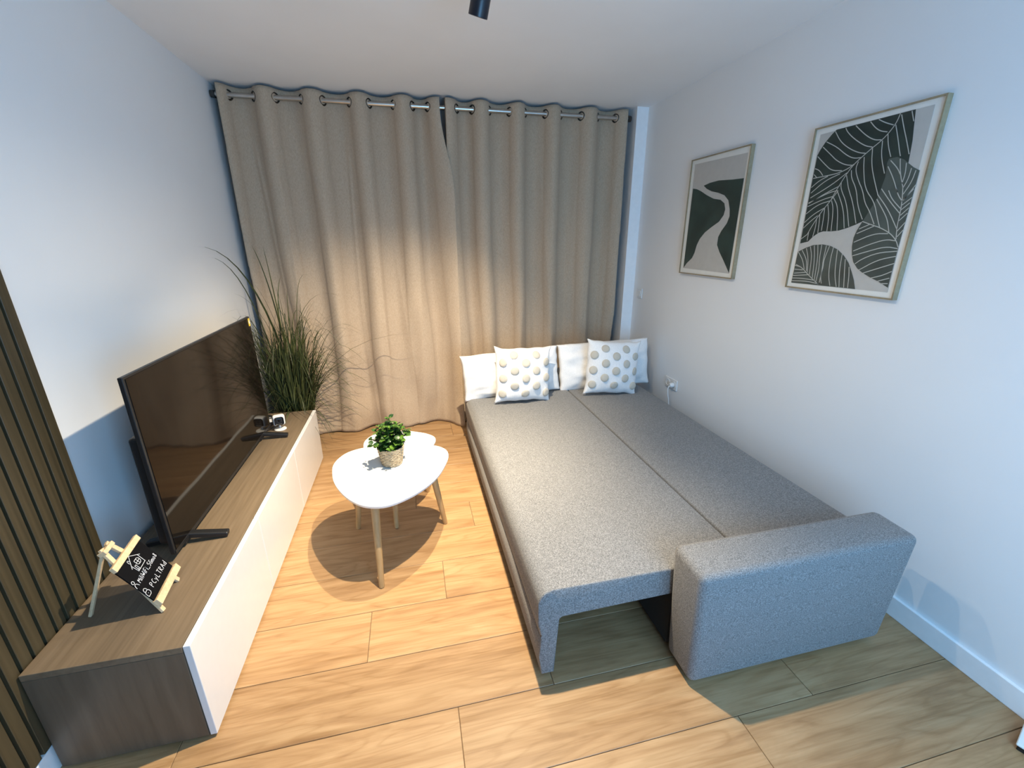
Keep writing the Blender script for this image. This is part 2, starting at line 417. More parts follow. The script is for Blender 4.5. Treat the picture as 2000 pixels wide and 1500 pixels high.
# wood slat wall panel on the left wall
sl = thing('slat_wall_panel', 'dark brown vertical wood slat panel on the left wall beside the TV cabinet', 'wall panel', (XL, 1.58, 0.0))
bm = bmesh.new(); box(bm, 0.0, 0.006, -1.90, -0.002, 0.105, ZC - 0.002); obj('backing_felt', bm, MAT['felt'], sl)
bm = bmesh.new(); box(bm, 0.006, 0.022, -0.0345, 0.0, 0.105, ZC - 0.002, 0.0012, 1); sm = mesh_from('slat', bm)
for i in range(42):
    link('slat', sm, MAT['slat'], sl, (0, -0.0448 * i, 0))
PRINT_DATA = {
    'B_area': [[(.057,.958),(.927,.964),(.944,.039),(.056,.035)]],
    'B_leaf1': [[(.206,.963),(.172,.944),(.12,.904),(.083,.864),(.066,.837),(.064,.639),(.069,.297),(.149,.31),(.189,.34),(.237,.364),(.281,.373),(.356,.372),(.428,.376),(.494,.389),(.556,.405),(.615,.424),(.736,.469),(.827,.575),(.851,.713),(.846,.759),(.84,.816),(.824,.887),(.808,.964)]],
    'B_leaf2': [[(.706,.745),(.761,.748),(.816,.729),(.852,.708),(.896,.683),(.942,.664),(.941,.577),(.936,.283),(.909,.32),(.85,.358),(.764,.388),(.718,.398),(.615,.424),(.652,.485),(.694,.558),(.699,.597),(.71,.649),(.705,.694),(.697,.725)]],
    'B_leaf3': [[(.615,.424),(.718,.398),(.764,.388),(.85,.358),(.909,.32),(.936,.283),(.939,.065),(.851,.095),(.783,.113),(.711,.137),(.665,.158),(.619,.193),(.591,.238),(.576,.284),(.573,.334),(.586,.374)]],
    'B_leaf4': [[(.064,.243),(.137,.269),(.213,.288),(.306,.293),(.385,.284),(.457,.264),(.526,.228),(.581,.187),(.624,.137),(.661,.088),(.688,.038),(.056,.035)]],
    'B_v1': [[(.71,.965),(.696,.919),(.655,.875),(.609,.843),(.552,.816),(.494,.783),(.434,.748),(.384,.696),(.326,.614),(.295,.561)],[(.434,.748),(.383,.725),(.295,.709),(.175,.705),(.073,.702)],[(.679,.913),(.609,.936),(.556,.96)],[(.645,.885),(.59,.897),(.543,.921),(.493,.959)],[(.612,.851),(.558,.857),(.479,.892),(.376,.958)],[(.556,.822),(.49,.837),(.389,.886),(.315,.933),(.291,.959)],[(.51,.796),(.451,.806),(.36,.84),(.269,.889),(.201,.954)],[(.482,.777),(.416,.78),(.34,.81),(.246,.863),(.136,.906)],[(.429,.742),(.359,.751),(.271,.784),(.212,.82),(.111,.88)],[(.338,.722),(.24,.732),(.161,.777),(.076,.83)],[(.165,.711),(.12,.746),(.072,.76)],[(.107,.704),(.075,.725)],[(.719,.956),(.761,.884),(.801,.822),(.843,.751)],[(.787,.96),(.817,.908)],[(.695,.911),(.732,.847),(.771,.772),(.785,.749)],[(.652,.876),(.676,.813),(.716,.753)],[(.624,.845),(.641,.766),(.699,.672)],[(.217,.702),(.14,.683),(.072,.647)],[(.328,.706),(.2,.678),(.079,.613)],[(.389,.706),(.282,.652),(.083,.583)],[(.35,.637),(.209,.596),(.076,.549)],[(.559,.815),(.581,.728),(.64,.633),(.691,.561)],[(.507,.777),(.525,.711),(.574,.603),(.675,.526),(.728,.44),(.764,.388)],[(.467,.758),(.455,.718),(.502,.653),(.558,.596),(.6,.525),(.653,.48),(.715,.406)],[(.423,.716),(.437,.673),(.502,.608),(.547,.511),(.612,.435)],[(.39,.691),(.418,.641),(.434,.613),(.501,.53),(.566,.414)],[(.356,.656),(.364,.618),(.446,.533),(.511,.397)],[(.331,.611),(.339,.606),(.43,.499),(.473,.389)],[(.345,.61),(.296,.559),(.245,.511),(.199,.461),(.154,.399),(.127,.355)],[(.338,.611),(.253,.603),(.074,.553)],[(.305,.579),(.205,.565),(.073,.531)],[(.29,.555),(.175,.538),(.071,.485)],[(.251,.516),(.153,.482),(.071,.431)],[(.196,.471),(.127,.434),(.073,.396)],[(.127,.355),(.069,.325)],[(.314,.572),(.376,.514),(.413,.376)],[(.302,.555),(.335,.507),(.359,.374)],[(.275,.533),(.309,.462),(.319,.373)],[(.252,.511),(.26,.44),(.265,.376)],[(.216,.479),(.227,.422),(.233,.364)],[(.192,.456),(.199,.398),(.189,.34)],[(.138,.375),(.14,.315)]],
    'B_v2': [[(.789,.736),(.815,.662),(.857,.594),(.862,.582),(.88,.515),(.887,.463),(.89,.39),(.907,.324)],[(.688,.541),(.765,.472),(.81,.425),(.844,.358)],[(.685,.566),(.797,.479),(.896,.374)],[(.706,.593),(.802,.515),(.883,.459)],[(.762,.581),(.801,.535),(.88,.483)],[(.817,.586),(.839,.553),(.879,.519)],[(.938,.577),(.883,.522)],[(.942,.535),(.886,.499)],[(.936,.508),(.888,.475)],[(.939,.484),(.893,.447)],[(.938,.457),(.887,.415)],[(.942,.413),(.899,.366)],[(.944,.377),(.909,.337)],[(.713,.706),(.772,.644),(.83,.566)],[(.722,.735),(.787,.69),(.817,.657)],[(.84,.71),(.852,.658),(.846,.608)],[(.885,.68),(.881,.626),(.86,.585)],[(.919,.667),(.91,.611),(.874,.554)],[(.944,.596),(.887,.523)]],
    'B_v3': [[(.615,.424),(.718,.398),(.764,.388),(.85,.358),(.909,.32),(.936,.283)],[(.684,.407),(.603,.382)],[(.719,.396),(.592,.356)],[(.84,.354),(.733,.355),(.585,.307)],[(.905,.316),(.833,.324),(.71,.294),(.598,.257)],[(.936,.275),(.846,.286),(.704,.254),(.601,.229)],[(.94,.262),(.798,.251),(.685,.213),(.639,.184)],[(.938,.235),(.811,.212),(.681,.149)],[(.94,.197),(.828,.165),(.719,.133)],[(.938,.154),(.871,.127),(.791,.109)],[(.933,.117),(.851,.095)],[(.932,.087),(.88,.083)]],
    'B_v4': [[(.072,.159),(.143,.141),(.233,.093),(.346,.043)],[(.069,.243),(.135,.192),(.171,.131)],[(.108,.254),(.177,.194),(.199,.122)],[(.15,.267),(.19,.204),(.21,.112)],[(.188,.278),(.224,.215),(.236,.098)],[(.226,.285),(.255,.206),(.274,.08)],[(.26,.291),(.287,.207),(.299,.066)],[(.299,.291),(.305,.197),(.321,.148),(.318,.057)],[(.346,.286),(.344,.199),(.353,.144),(.354,.054)],[(.377,.284),(.351,.199),(.359,.15),(.353,.094),(.375,.05)],[(.416,.278),(.411,.201),(.427,.103),(.462,.041)],[(.457,.264),(.47,.178),(.486,.106),(.522,.04)],[(.509,.237),(.516,.147),(.548,.039)],[(.546,.209),(.571,.111),(.59,.04)],[(.595,.164),(.612,.113),(.625,.04)],[(.124,.145),(.061,.153)],[(.156,.126),(.064,.127)],[(.194,.112),(.068,.1)],[(.232,.098),(.064,.084)],[(.299,.066),(.173,.071),(.06,.067)],[(.345,.046),(.22,.056),(.061,.048)]],
    'S_area': [[(.063,.959),(.95,.946),(.938,.042),(.073,.05)]],
    'S_green1': [[(.08,.757),(.161,.746),(.243,.724),(.364,.683),(.498,.646),(.622,.63),(.696,.599),(.724,.551),(.711,.506),(.649,.457),(.52,.412),(.421,.373),(.339,.319),(.293,.263),(.269,.196),(.23,.147),(.137,.099),(.073,.05)]],
    'S_green2': [[(.947,.767),(.778,.772),(.549,.785),(.395,.779),(.285,.765),(.351,.735),(.447,.708),(.573,.687),(.68,.661),(.755,.618),(.798,.548),(.812,.494),(.785,.441),(.71,.38),(.672,.333),(.671,.268),(.728,.211),(.812,.147),(.937,.046)]],
}
# ------------------------------------------------------------------ curtains on the steel rod
ROD_Y, ROD_Z = 3.585, 2.425
rod = thing('curtain_rod', 'brushed steel curtain rod high on the window wall', 'curtain rod', (0, ROD_Y, ROD_Z))
bm = bmesh.new(); tube(bm, [(-1.135, 0, 0), (1.765, 0, 0)], 0.0155, 16); obj('pole', bm, MAT['steel'], rod, True)
for sx, x in ((-1, -1.135), (1, 1.765)):
    bm = bmesh.new(); lathe(bm, [(0.0155, -0.002), (0.023, 0.0), (0.021, 0.026), (0.014, 0.029)], 16, (x, 0, 0), (sx, 0, 0)); obj('end_cap', bm, MAT['dark_steel'], rod, True)
    bm = bmesh.new(); xb = x - sx * 0.03
    box(bm, xb - 0.008, xb + 0.008, 0.01, YN - ROD_Y - 0.001, -0.02, 0.012, 0.002, 1); box(bm, xb - 0.02, xb + 0.02, YN - ROD_Y - 0.008, YN - ROD_Y - 0.0005, -0.05, 0.03, 0.002, 1)
    obj('bracket', bm, MAT['dark_steel'], rod)

def curtain(name, label, cross, x_start, x_end, seed, lean=0.0, hem_floor=0.006, edge_l=0.0, edge_r=0.0):
    """cross: x of the points where the cloth crosses the rod; it starts in front of the rod"""
    t = thing(name, label, 'curtain', ((x_start + x_end) / 2, ROD_Y, 0), 0, 'beige eyelet curtain panels')
    knots = [x_start] + cross + [x_end]
    def wave(x):
        # piecewise sine, negative = towards the room
        if x <= knots[0]: return -0.25
        for i in range(len(knots) - 1):
            a, b = knots[i], knots[i + 1]
            if x <= b:
                sgn = -1 if i % 2 == 0 else 1
                u = (x - a) / (b - a)
                if i == 0: u = 0.35 + 0.65 * u
                if i == len(knots) - 2: u = 0.65 * u
                s_ = math.sin(PI * u)
                return sgn * (abs(s_) ** 0.8)
        return 0.0
    NX, NZ = 420, 110
    ztop = 2.478
    verts, faces = [], []
    cx = (x_start + x_end) / 2
    for j in range(NZ + 1):
        q = j / NZ
        z = hem_floor + (ztop - hem_floor) * q
        for i in range(NX + 1):
            x = x_start + (x_end - x_start) * i / NX
            low = 1 - sstep(0.0, 2.1, z)                     # 0 at the rod, 1 near the floor
            # folds wander sideways lower down
            xs = x + low * 0.10 * noise.noise(Vector((x * 2.3 + seed * 9.1, z * 0.55, seed))) + low * 0.035 * noise.noise(Vector((x * 6 + seed, z * 1.3, 4.2)))
            amp = 0.050 * (1 - 0.22 * low)
            y = amp * wave(xs)
            y += low * 0.045 * noise.noise(Vector((x * 6.0 + seed * 3.3, z * 0.30, 1.7)))
            y += (0.35 + 0.65 * low) * 0.007 * noise.noise(Vector((x * 15 + seed, z * 0.5, 7.7)))
            # long sharp pleat lines
            rr = noise.noise(Vector((x * 6 + seed * 2, z * 0.35, 3.1)))
            y -= 0.007 * max(0, 1 - abs(rr) * 6) * sstep(2.35, 1.9, z)
            # puddling near the hem
            hem = 1 - sstep(0.0, 0.38, z)
            y += hem * 0.075 * noise.noise(Vector((x * 5.0 + seed, z * 2.5, 9.0)))
            y -= hem * 0.035
            y += 0.010 * noise.noise(Vector((x * 3.0 + seed, z * 3.5, 2.0))) * low
            y += 0.004 * noise.noise(Vector((x * 9, z * 7, 5.0))) * low
            zz = z + hem * 0.02 * max(0, noise.noise(Vector((x * 4.1, 2.2, seed))))
            xx = x + lean * (1 - z / ztop) * (0.5 + 0.5 * (x - x_start) / (x_end - x_start))
            dr, dl = max(0, 1 - abs(x - x_end) / .12), max(0, 1 - abs(x - x_start) / .12)
            xx += edge_r * dr * sstep(2.42, 1.85, z) + edge_l * dl * sstep(2.42, 1.85, z)
            y -= 0.045 * edge_r * 13 * dr * sstep(2.42, 1.85, z)
            xx = max(xx, XL + 0.02)
            verts.append((xx - cx, y, zz))
    W = NX + 1
    for j in range(NZ):
        for i in range(NX):
            a = j * W + i
            faces.append((a, a + 1, a + W + 1, a + W))
    c = pyobj('cloth', verts, faces, MAT['curtain'], t, True)
    md = c.modifiers.new('thickness', 'SOLIDIFY'); md.thickness = 0.003; md.offset = 0
    # eyelet rings
    for i, x in enumerate(cross):
        sgn = 1 if i % 2 == 0 else -1                       # going back / coming forward
        dx, dy = 0.62, sgn * 0.78
        nrm = Vector((dy, -dx, 0))
        X, Y, Z = frame_axes(nrm)
        bm = bmesh.new()
        n, m_ = 24, 8
        vs = [[bm.verts.new(Vector((x - cx, 0, ROD_Z)) + (0.0275 + 0.0062 * math.cos(2 * PI * b / m_)) * (math.cos(2 * PI * a / n) * X + math.sin(2 * PI * a / n) * Y) + 0.0045 * math.sin(2 * PI * b / m_) * Z) for b in range(m_)] for a in range(n)]
        for a in range(n):
            for b in range(m_):
                bm.faces.new([vs[a][b], vs[(a + 1) % n][b], vs[(a + 1) % n][(b + 1) % m_], vs[a][(b + 1) % m_]])
        obj('eyelet', bm, MAT['dark_steel'], t, True)
    return t
f_ = 1.0105
curtain('curtain', 'left beige eyelet curtain panel behind the tall grass plant', [x * f_ for x in (-1.047, -.899, -.771, -.612, -.479, -.310, -.184, -.021, .107, .213)], -1.115, .298, 1, edge_r=.075)
curtain('curtain', 'right beige eyelet curtain panel behind the sofa pillows', [x * f_ for x in (.415, .528, .651, .804, .920, 1.078, 1.198, 1.362, 1.496, 1.645)], .335, 1.745, 5, edge_l=-.01)

# ------------------------------------------------------------------ TV cabinet
CX0, CX1, CY0, CY1, CH = -1.137, -.718, 1.161, 3.088, .389
cb = thing('tv_cabinet', 'long low TV cabinet with grey oak top and white gloss doors along left wall', 'cabinet', ((CX0 + CX1) / 2, (CY0 + CY1) / 2, 0))
ox, oy = (CX0 + CX1) / 2, (CY0 + CY1) / 2
def cpart(name, x0, x1, y0, y1, z0, z1, mat, bev=0.0015):
    bm = bmesh.new(); box(bm, x0 - ox, x1 - ox, y0 - oy, y1 - oy, z0, z1, bev, 2); return obj(name, bm, mat, cb)
DT = 0.020
cpart('top_panel', CX0, CX1 - DT - .002, CY0, CY1, CH - .022, CH, MAT['veneer_top'])
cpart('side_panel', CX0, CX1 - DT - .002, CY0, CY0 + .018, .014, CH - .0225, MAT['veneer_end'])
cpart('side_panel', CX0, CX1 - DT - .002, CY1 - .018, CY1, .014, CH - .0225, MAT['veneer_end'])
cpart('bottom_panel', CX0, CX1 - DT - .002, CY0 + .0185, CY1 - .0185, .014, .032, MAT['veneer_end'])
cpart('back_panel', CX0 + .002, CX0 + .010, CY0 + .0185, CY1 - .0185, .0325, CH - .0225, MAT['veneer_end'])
for ya, yb in ((CY0, 1.8035), (1.8035, 2.446), (2.446, CY1)):
    cpart('door', CX1 - DT, CX1, ya + .0014, yb - .0014, .012, CH - .0005, MAT['door_white'], .002)
for x in (CX0 + .05, CX1 - .07):
    for y in (CY0 + .05, oy, CY1 - .05):
        bm = bmesh.new(); lathe(bm, [(.02, 0), (.02, .0138)], 12, (x - ox, y - oy, 0)); obj('foot', bm, MAT['black'], cb, False)

# ------------------------------------------------------------------ television
TX = -.930
tv = thing('television', 'large black flat screen television standing on the cabinet, screen off', 'television', (TX, 2.19, CH))
TY0, TY1, TZ0, TZ1 = -.612, .592, .032, .722
bm = bmesh.new(); box(bm, -.012, .004, TY0 - .004, TY1 + .004, TZ0, TZ1, .003, 2); box(bm, -.064, -.012, TY0 + .035, TY1 - .035, TZ0 + .02, TZ0 + .46, .014, 3)
obj('housing', bm, MAT['black'], tv)
bm = bmesh.new(); box(bm, .0042, .0062, TY0 + .006, TY1 - .006, TZ0 + .016, TZ1 - .008); obj('screen', bm, MAT['screen'], tv)
bm = bmesh.new(); box(bm, .0042, .0075, TY0 - .002, TY1 + .002, TZ0, TZ0 + .015, .001, 1); obj('bottom_bezel', bm, MAT['black'], tv)
bm = bmesh.new(); box(bm, .0064, .0069, TY1 - .034, TY1 - .008, TZ1 - .052, TZ1 - .008); st = obj('energy_sticker', bm, MAT['sticker'], tv); st['label'] = 'small yellow sticker in the screen corner'
bm = bmesh.new(); box(bm, .0070, .0073, TY1 - .027, TY1 - .014, TZ1 - .038, TZ1 - .020); obj('sticker_print', bm, MAT['mat_board'], st)
for y in (1.69 - 2.19, 2.645 - 2.19):
    bm = bmesh.new()
    box(bm, -.040, .002, y - .034, y + .034, .012, .120, .006, 2)
    for sx, L in ((1, .150), (-1, .135)):
        a = Vector((-.016, y, .040)); b = Vector((-.016 + sx * L, y + .012, .0115))
        bar(bm, a, b, .032, .022, (0, 0, 1), .005)
    obj('foot', bm, MAT['black'], tv)

# ------------------------------------------------------------------ small camera and black adapter on the cabinet
cm = thing('security_camera', 'small white security camera with a black face on the far end of the TV cabinet', 'camera', (-.872, 2.785, CH), math.radians(18))
bm = bmesh.new(); lathe(bm, [(.034, 0), (.036, .003), (.034, .007), (.012, .011)], 24); obj('base', bm, MAT['plastic_white'], cm, True)
bm = bmesh.new(); tube(bm, [(0, .004, .009), (0, .004, .036)], .006, 10); obj('stalk', bm, MAT['plastic_white'], cm, True)
bm = bmesh.new(); box(bm, -.034, .034, -.018, .024, .030, .098, .013, 4); obj('body', bm, MAT['plastic_white'], cm, True)
bm = bmesh.new(); box(bm, -.026, .026, -.0215, -.0178, .039, .090, .012, 4)
bmesh.ops.scale(bm, vec=(1, 1, 1), verts=bm.verts[:]); fc = obj('face', bm, MAT['black'], cm)
bm = bmesh.new(); lathe(bm, [(.008, 0), (.008, .0015), (.005, .0025)], 16, (0, -.0213, .068), (0, -1, 0)); obj('lens', bm, MAT['screen'], fc, True)
bm = bmesh.new(); tube(bm, smooth_line([(-.005, .026, .05), (-.02, .04, .02), (-.05, .03, .004), (-.075, .0, .004), (-.09, .03, .02)], 2), .0022, 8); obj('cable', bm, MAT['black'], cm, True)

ad = thing('power_adapter', 'small round black device with a white label beside the far end of the television', 'adapter', (-.955, 2.868, CH), math.radians(25))
bm = bmesh.new(); lathe(bm, [(.026, -.002), (.032, .002), (.032, .048), (.026, .054)], 20, (0, .027, .034), (0, -1, 0.0)); obj('body', bm, MAT['black'], ad, True)
bm = bmesh.new(); box(bm, -.004, .012, -.0285, -.0272, .030, .052); obj('label_patch', bm, MAT['plastic_white'], ad)

# ------------------------------------------------------------------ little easel with a chalkboard
E_O = Vector((-.8575, 1.392, CH)); EU = Vector((-.127, .992, 0)).normalized(); EV = Vector((-.471, -.060, .880)).normalized(); EN = EU.cross(EV).normalized()
if EN.x < 0: EN = -EN
es = thing('mini_easel', 'tiny pale wood easel with a handwritten chalkboard on the near end of the TV cabinet', 'easel', E_O)
def ep(s, t_, n_=0.0): return EU * s + EV * t_ + EN * n_
for s0, s1 in ((-.067, -.016), (.074, .016)):
    bm = bmesh.new(); bar(bm, ep(s0, .006, -.007), ep(s1, .275, -.007), .016, .009, EN, .0015); obj('leg', bm, MAT['pine'], es)
bm = bmesh.new(); foot = Vector((-1.073, 1.35, CH + .0055)) - E_O; bar(bm, foot, ep(0, .262, -.017), .013, .009, EU.cross(EV), .0015); obj('leg', bm, MAT['pine'], es)
bm = bmesh.new(); bar(bm, ep(-.028, .262, -.008), ep(.028, .262, -.008), .014, .022, EN, .0015); obj('hinge_block', bm, MAT['pine'], es)
bm = bmesh.new(); bar(bm, ep(-.068, .211, .003), ep(.104, .211, .003), .020, .012, EN, .0015); obj('clamp_bar', bm, MAT['pine'], es)
bm = bmesh.new(); bar(bm, ep(-.072, .043, .005), ep(.104, .043, .005), .024, .016, EN, .0015); obj('ledge', bm, MAT['pine'], es)
bm = bmesh.new(); bar(bm, ep(.0145, .054, .001), ep(.0145, .202, .001), .165, .004, EN, .0005); bd = obj('chalkboard', bm, MAT['board'], es)

GLY = {
 'M': [[(0, 0), (.1, 1), (.5, .3), (.9, 1), (1, 0)]], 'i': [[(.5, 0), (.5, .6)], [(.5, .82), (.5, .9)]], 'l': [[(.5, 0), (.45, 1)]], 'h': [[(.1, 0), (.1, 1)], [(.1, .45), (.5, .6), (.8, .4), (.85, 0)]],
 'W': [[(0, 1), (.25, 0), (.5, .7), (.75, 0), (1, 1)]], 'F': [[(.1, 0), (.1, 1), (.9, 1)], [(.1, .55), (.7, .55)]], '_': [[(0, -.02), (1, -.02)]],
 '5': [[(.9, 1), (.2, 1), (.15, .6), (.6, .62), (.9, .35), (.6, .02), (.1, .08)]], 'G': [[(.9, .85), (.5, 1), (.12, .6), (.2, .12), (.6, 0), (.9, .2), (.9, .48), (.55, .48)]],
 'm': [[(0, 0), (.05, .6)], [(.05, .45), (.3, .6), (.48, .45), (.5, 0)], [(.5, .45), (.75, .6), (.95, .42), (1, 0)]], 'o': [[(.5, .6), (.15, .4), (.2, .08), (.6, 0), (.88, .28), (.75, .55), (.5, .6)]],
 '8': [[(.5, .55), (.15, .78), (.5, 1), (.85, .78), (.5, .55), (.08, .25), (.5, 0), (.92, .25), (.5, .55)]],
 'P': [[(.1, 0), (.1, 1), (.7, .95), (.8, .7), (.6, .5), (.1, .48)]], 'C': [[(.9, .9), (.5, 1), (.12, .6), (.2, .15), (.6, 0), (.92, .12)]], 'y': [[(.1, .6), (.45, .1)], [(.85, .6), (.45, .1), (.2, -.25)]],
 'L': [[(.1, 1), (.1, 0), (.8, .02)]], 'T': [[(.5, 0), (.5, 1)], [(0, .98), (1, 1)]], 'R': [[(.1, 0), (.1, 1), (.7, .95), (.75, .65), (.1, .5), (.9, 0)]],
 'A': [[(0, 0), (.5, 1), (1, 0)], [(.2, .4), (.8, .4)]], 'd': [[(.85, 1), (.85, 0)], [(.85, .5), (.4, .58), (.12, .3), (.35, 0), (.85, .15)]],
}
strokes = []
def write(txt, s0, s1, t0, hgt):
    adv = {'i': .5, 'l': .5, 'M': 1.15, 'W': 1.15, 'm': 1.15}
    tot = sum(adv.get(c, 1.0) for c in txt); unit = (s1 - s0) / tot; s_ = s0
    for c in txt:
        wdt = adv.get(c, 1.0) * unit
        for st_ in GLY[c]: strokes.append([(s_ + wdt * (.08 + .8 * a), t0 + hgt * b) for a, b in st_])
        s_ += wdt
write('MiliWiFi_5Gmo8', -.045, .092, .1215, .0165)
write('PCyLTRAd', -.030, .092, .0785, .0185)
# house drawing
strokes += [[(-.020, .166), (.013, .199), (.050, .173)], [(-.012, .172), (-.009, .145)], [(.041, .178), (.041, .146)], [(-.010, .146), (.042, .147)], [(-.006, .150), (.0, .150)],
            [(.010, .176), (.033, .176), (.033, .157), (.010, .157), (.010, .176)], [(.0215, .176), (.0215, .157)], [(.010, .1665), (.033, .1665)], [(-.004, .165), (.003, .165), (.003, .147)], [(-.004, .165), (-.004, .147)],
            [(-.009, .182), (-.010, .193), (-.003, .193), (-.003, .187)]]
# person icon and padlock icon
strokes += [[(-.062 + .0055 * math.cos(a * PI / 5), .142 + .0055 * math.sin(a * PI / 5)) for a in range(11)], [(-.070, .121), (-.068, .131), (-.062, .134), (-.056, .131), (-.053, .121)]]
strokes += [[(-.068, .076), (-.047, .076), (-.047, .093), (-.068, .093), (-.068, .076)], [(-.065, .093), (-.064, .101), (-.0575, .105), (-.051, .101), (-.050, .093)], [(-.0585, .084), (-.0565, .0845)]]
bm = bmesh.new()
for st_ in strokes:
    pts = smooth_line(st_, 1) if len(st_) > 3 else st_
    for a, b in zip(pts, pts[1:]):
        va, vb = ep(a[0], a[1], .0035), ep(b[0], b[1], .0035)
        if (vb - va).length > 1e-5: bar(bm, va, vb, .0013, .0006, EN)
obj('chalk_writing', bm, MAT['chalk'], bd)

# ------------------------------------------------------------------ sofa bed
sf = thing('sofa_bed', 'grey fabric sofa bed folded flat into a wide bed along the right wall', 'sofa bed', (1.06, 2.06, 0))
SO = Vector((1.06, 2.06, 0))
SY0, SY1 = 1.105, 3.14
def extrude_profile(bm, prof, y0, y1, bev=0.012, seg=3):
    a = [bm.verts.new((x - SO.x, y0 - SO.y, z)) for x, z in prof]; b = [bm.verts.new((x - SO.x, y1 - SO.y, z)) for x, z in prof]
    n = len(prof); f1 = bm.faces.new(a); f2 = bm.faces.new(b[::-1])
    for i in range(n): bm.faces.new([a[i], b[i], b[(i + 1) % n], a[(i + 1) % n]])
    if bev:
        es = list(f1.edges) + list(f2.edges)
        bmesh.ops.bevel(bm, geom=es, offset=bev, segments=seg, profile=0.5, affect='EDGES')
def arc(cx, cz, r, a0, a1, n=6): return [(cx + r * math.cos(math.radians(a0 + (a1 - a0) * i / n)), cz + r * math.sin(math.radians(a0 + (a1 - a0) * i / n))) for i in range(n + 1)]
prof = [(.360, .025), (.350, .11), (.354, .194), (.364, .202), (.353, .210), (.344, .26)] + arc(.344 + .050, .402 - .050, .050, 180, 90) + arc(1.148 - .009, .402 - .009, .009, 90, 0, 3) + [(1.148, .288)] + arc(.413 + .022, .288 - .022, .022, 90, 180, 3) + [(.408, .025)]
bm = bmesh.new(); extrude_profile(bm, prof, SY0, SY1, .006, 2); obj('pull_out_seat', bm, MAT['sofa'], sf, True)
prof = [(1.157, .29)] + arc(1.157 + .009, .402 - .009, .009, 180, 90, 3) + arc(1.765 - .03, .402 - .03, .03, 90, 0, 4) + [(1.765, .29)]
bm = bmesh.new(); extrude_profile(bm, prof, SY0, SY1); obj('back_seat', bm, MAT['sofa'], sf, True)
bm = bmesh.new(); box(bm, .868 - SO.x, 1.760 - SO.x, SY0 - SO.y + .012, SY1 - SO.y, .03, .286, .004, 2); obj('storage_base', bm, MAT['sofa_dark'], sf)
def armrest(y0, y1):
    bm = bmesh.new()
    hexa(bm, [(.862 - SO.x, y0 - SO.y, .022), (1.712 - SO.x, y0 - SO.y, .022), (1.712 - SO.x, y1 - SO.y, .022), (.862 - SO.x, y1 - SO.y, .022)],
             [(.824 - SO.x, y0 - .024 - SO.y, .518), (1.712 - SO.x, y0 - .024 - SO.y, .518), (1.712 - SO.x, y1 - .006 - SO.y, .524), (.824 - SO.x, y1 - .006 - SO.y, .524)], .027, 5)
    return obj('armrest', bm, MAT['sofa'], sf, True)
armrest(.950, SY0 - .002); armrest(SY1 + .002, SY1 + .15)
for x in (.40, .92, 1.68):
    for y in (SY0 + .12, SY1 - .12):
        bm = bmesh.new(); lathe(bm, [(.018, 0), (.022, .028)], 12, (x - SO.x + (-.015 if x < .5 else 0), y - SO.y, 0)); obj('foot', bm, MAT['black'], sf)

# ------------------------------------------------------------------ pillows and dotted cushions
def pillow_fn(W, H, T, seed, wrinkle, ear=.085):
    def f(u, v, side):
        wob = .008 * noise.noise(Vector((u * 3 + seed, v * 3, seed * 2.7)))
        x = u * W / 2 * (1 - ear * (1 - abs(v) ** 5)) + wob * abs(u); z = v * H / 2 * (1 - ear * (1 - abs(u) ** 5)) + wob * abs(v)
        h = T / 2 * (max(0, 1 - abs(u) ** 2.4) ** .6) * (max(0, 1 - abs(v) ** 2.4) ** .6)
        w_ = wrinkle * noise.noise(Vector((u * 2.2 + seed, v * 2.2, side * 3 + seed))) + wrinkle * .5 * noise.noise(Vector((u * 6 + seed, v * 4, side * 5)))
        edge = min(1, 4 * (1 - max(abs(u), abs(v))))
        return Vector((x, side * (h + .003) + w_ * edge, z))
    return f
def pillow_mesh(name, W, H, T, seed, wrinkle=.012, n=30, ear=.085):
    f = pillow_fn(W, H, T, seed, wrinkle, ear)
    verts, faces = [], []
    def uv(i): 
        t = -1 + 2 * i / n; return math.sin(t * PI / 2) * .35 + t * .65
    idx = {}
    for side in (-1, 1):
        for j in range(n + 1):
            for i in range(n + 1):
                b = i in (0, n) or j in (0, n)
                if b and side == 1: idx[(1, i, j)] = idx[(-1, i, j)]; continue
                p = f(uv(i), uv(j), side)
                if b: p.y = 0
                idx[(side, i, j)] = len(verts); verts.append(p)
    for side in (-1, 1):
        for j in range(n):
            for i in range(n):
                q = [idx[(side, i, j)], idx[(side, i + 1, j)], idx[(side, i + 1, j + 1)], idx[(side, i, j + 1)]]
                faces.append(q if side == -1 else q[::-1])
    me = bpy.data.meshes.new(name); me.from_pydata(verts, [], faces); me.update()
    for p in me.polygons: p.use_smooth = True
    return me, f
def place(o, cx, y, zb, H, lean, roll=0.0, yaw=0.0):
    """bottom edge at (cx, y, zb), leaning back by lean"""
    c = Vector((cx, y + math.sin(lean) * H / 2, zb + math.cos(lean) * H / 2))
    o.matrix_world = Matrix.Translation(c) @ Matrix.Rotation(yaw, 4, 'Z') @ Matrix.Rotation(-lean, 4, 'X') @ Matrix.Rotation(roll, 4, 'Y')

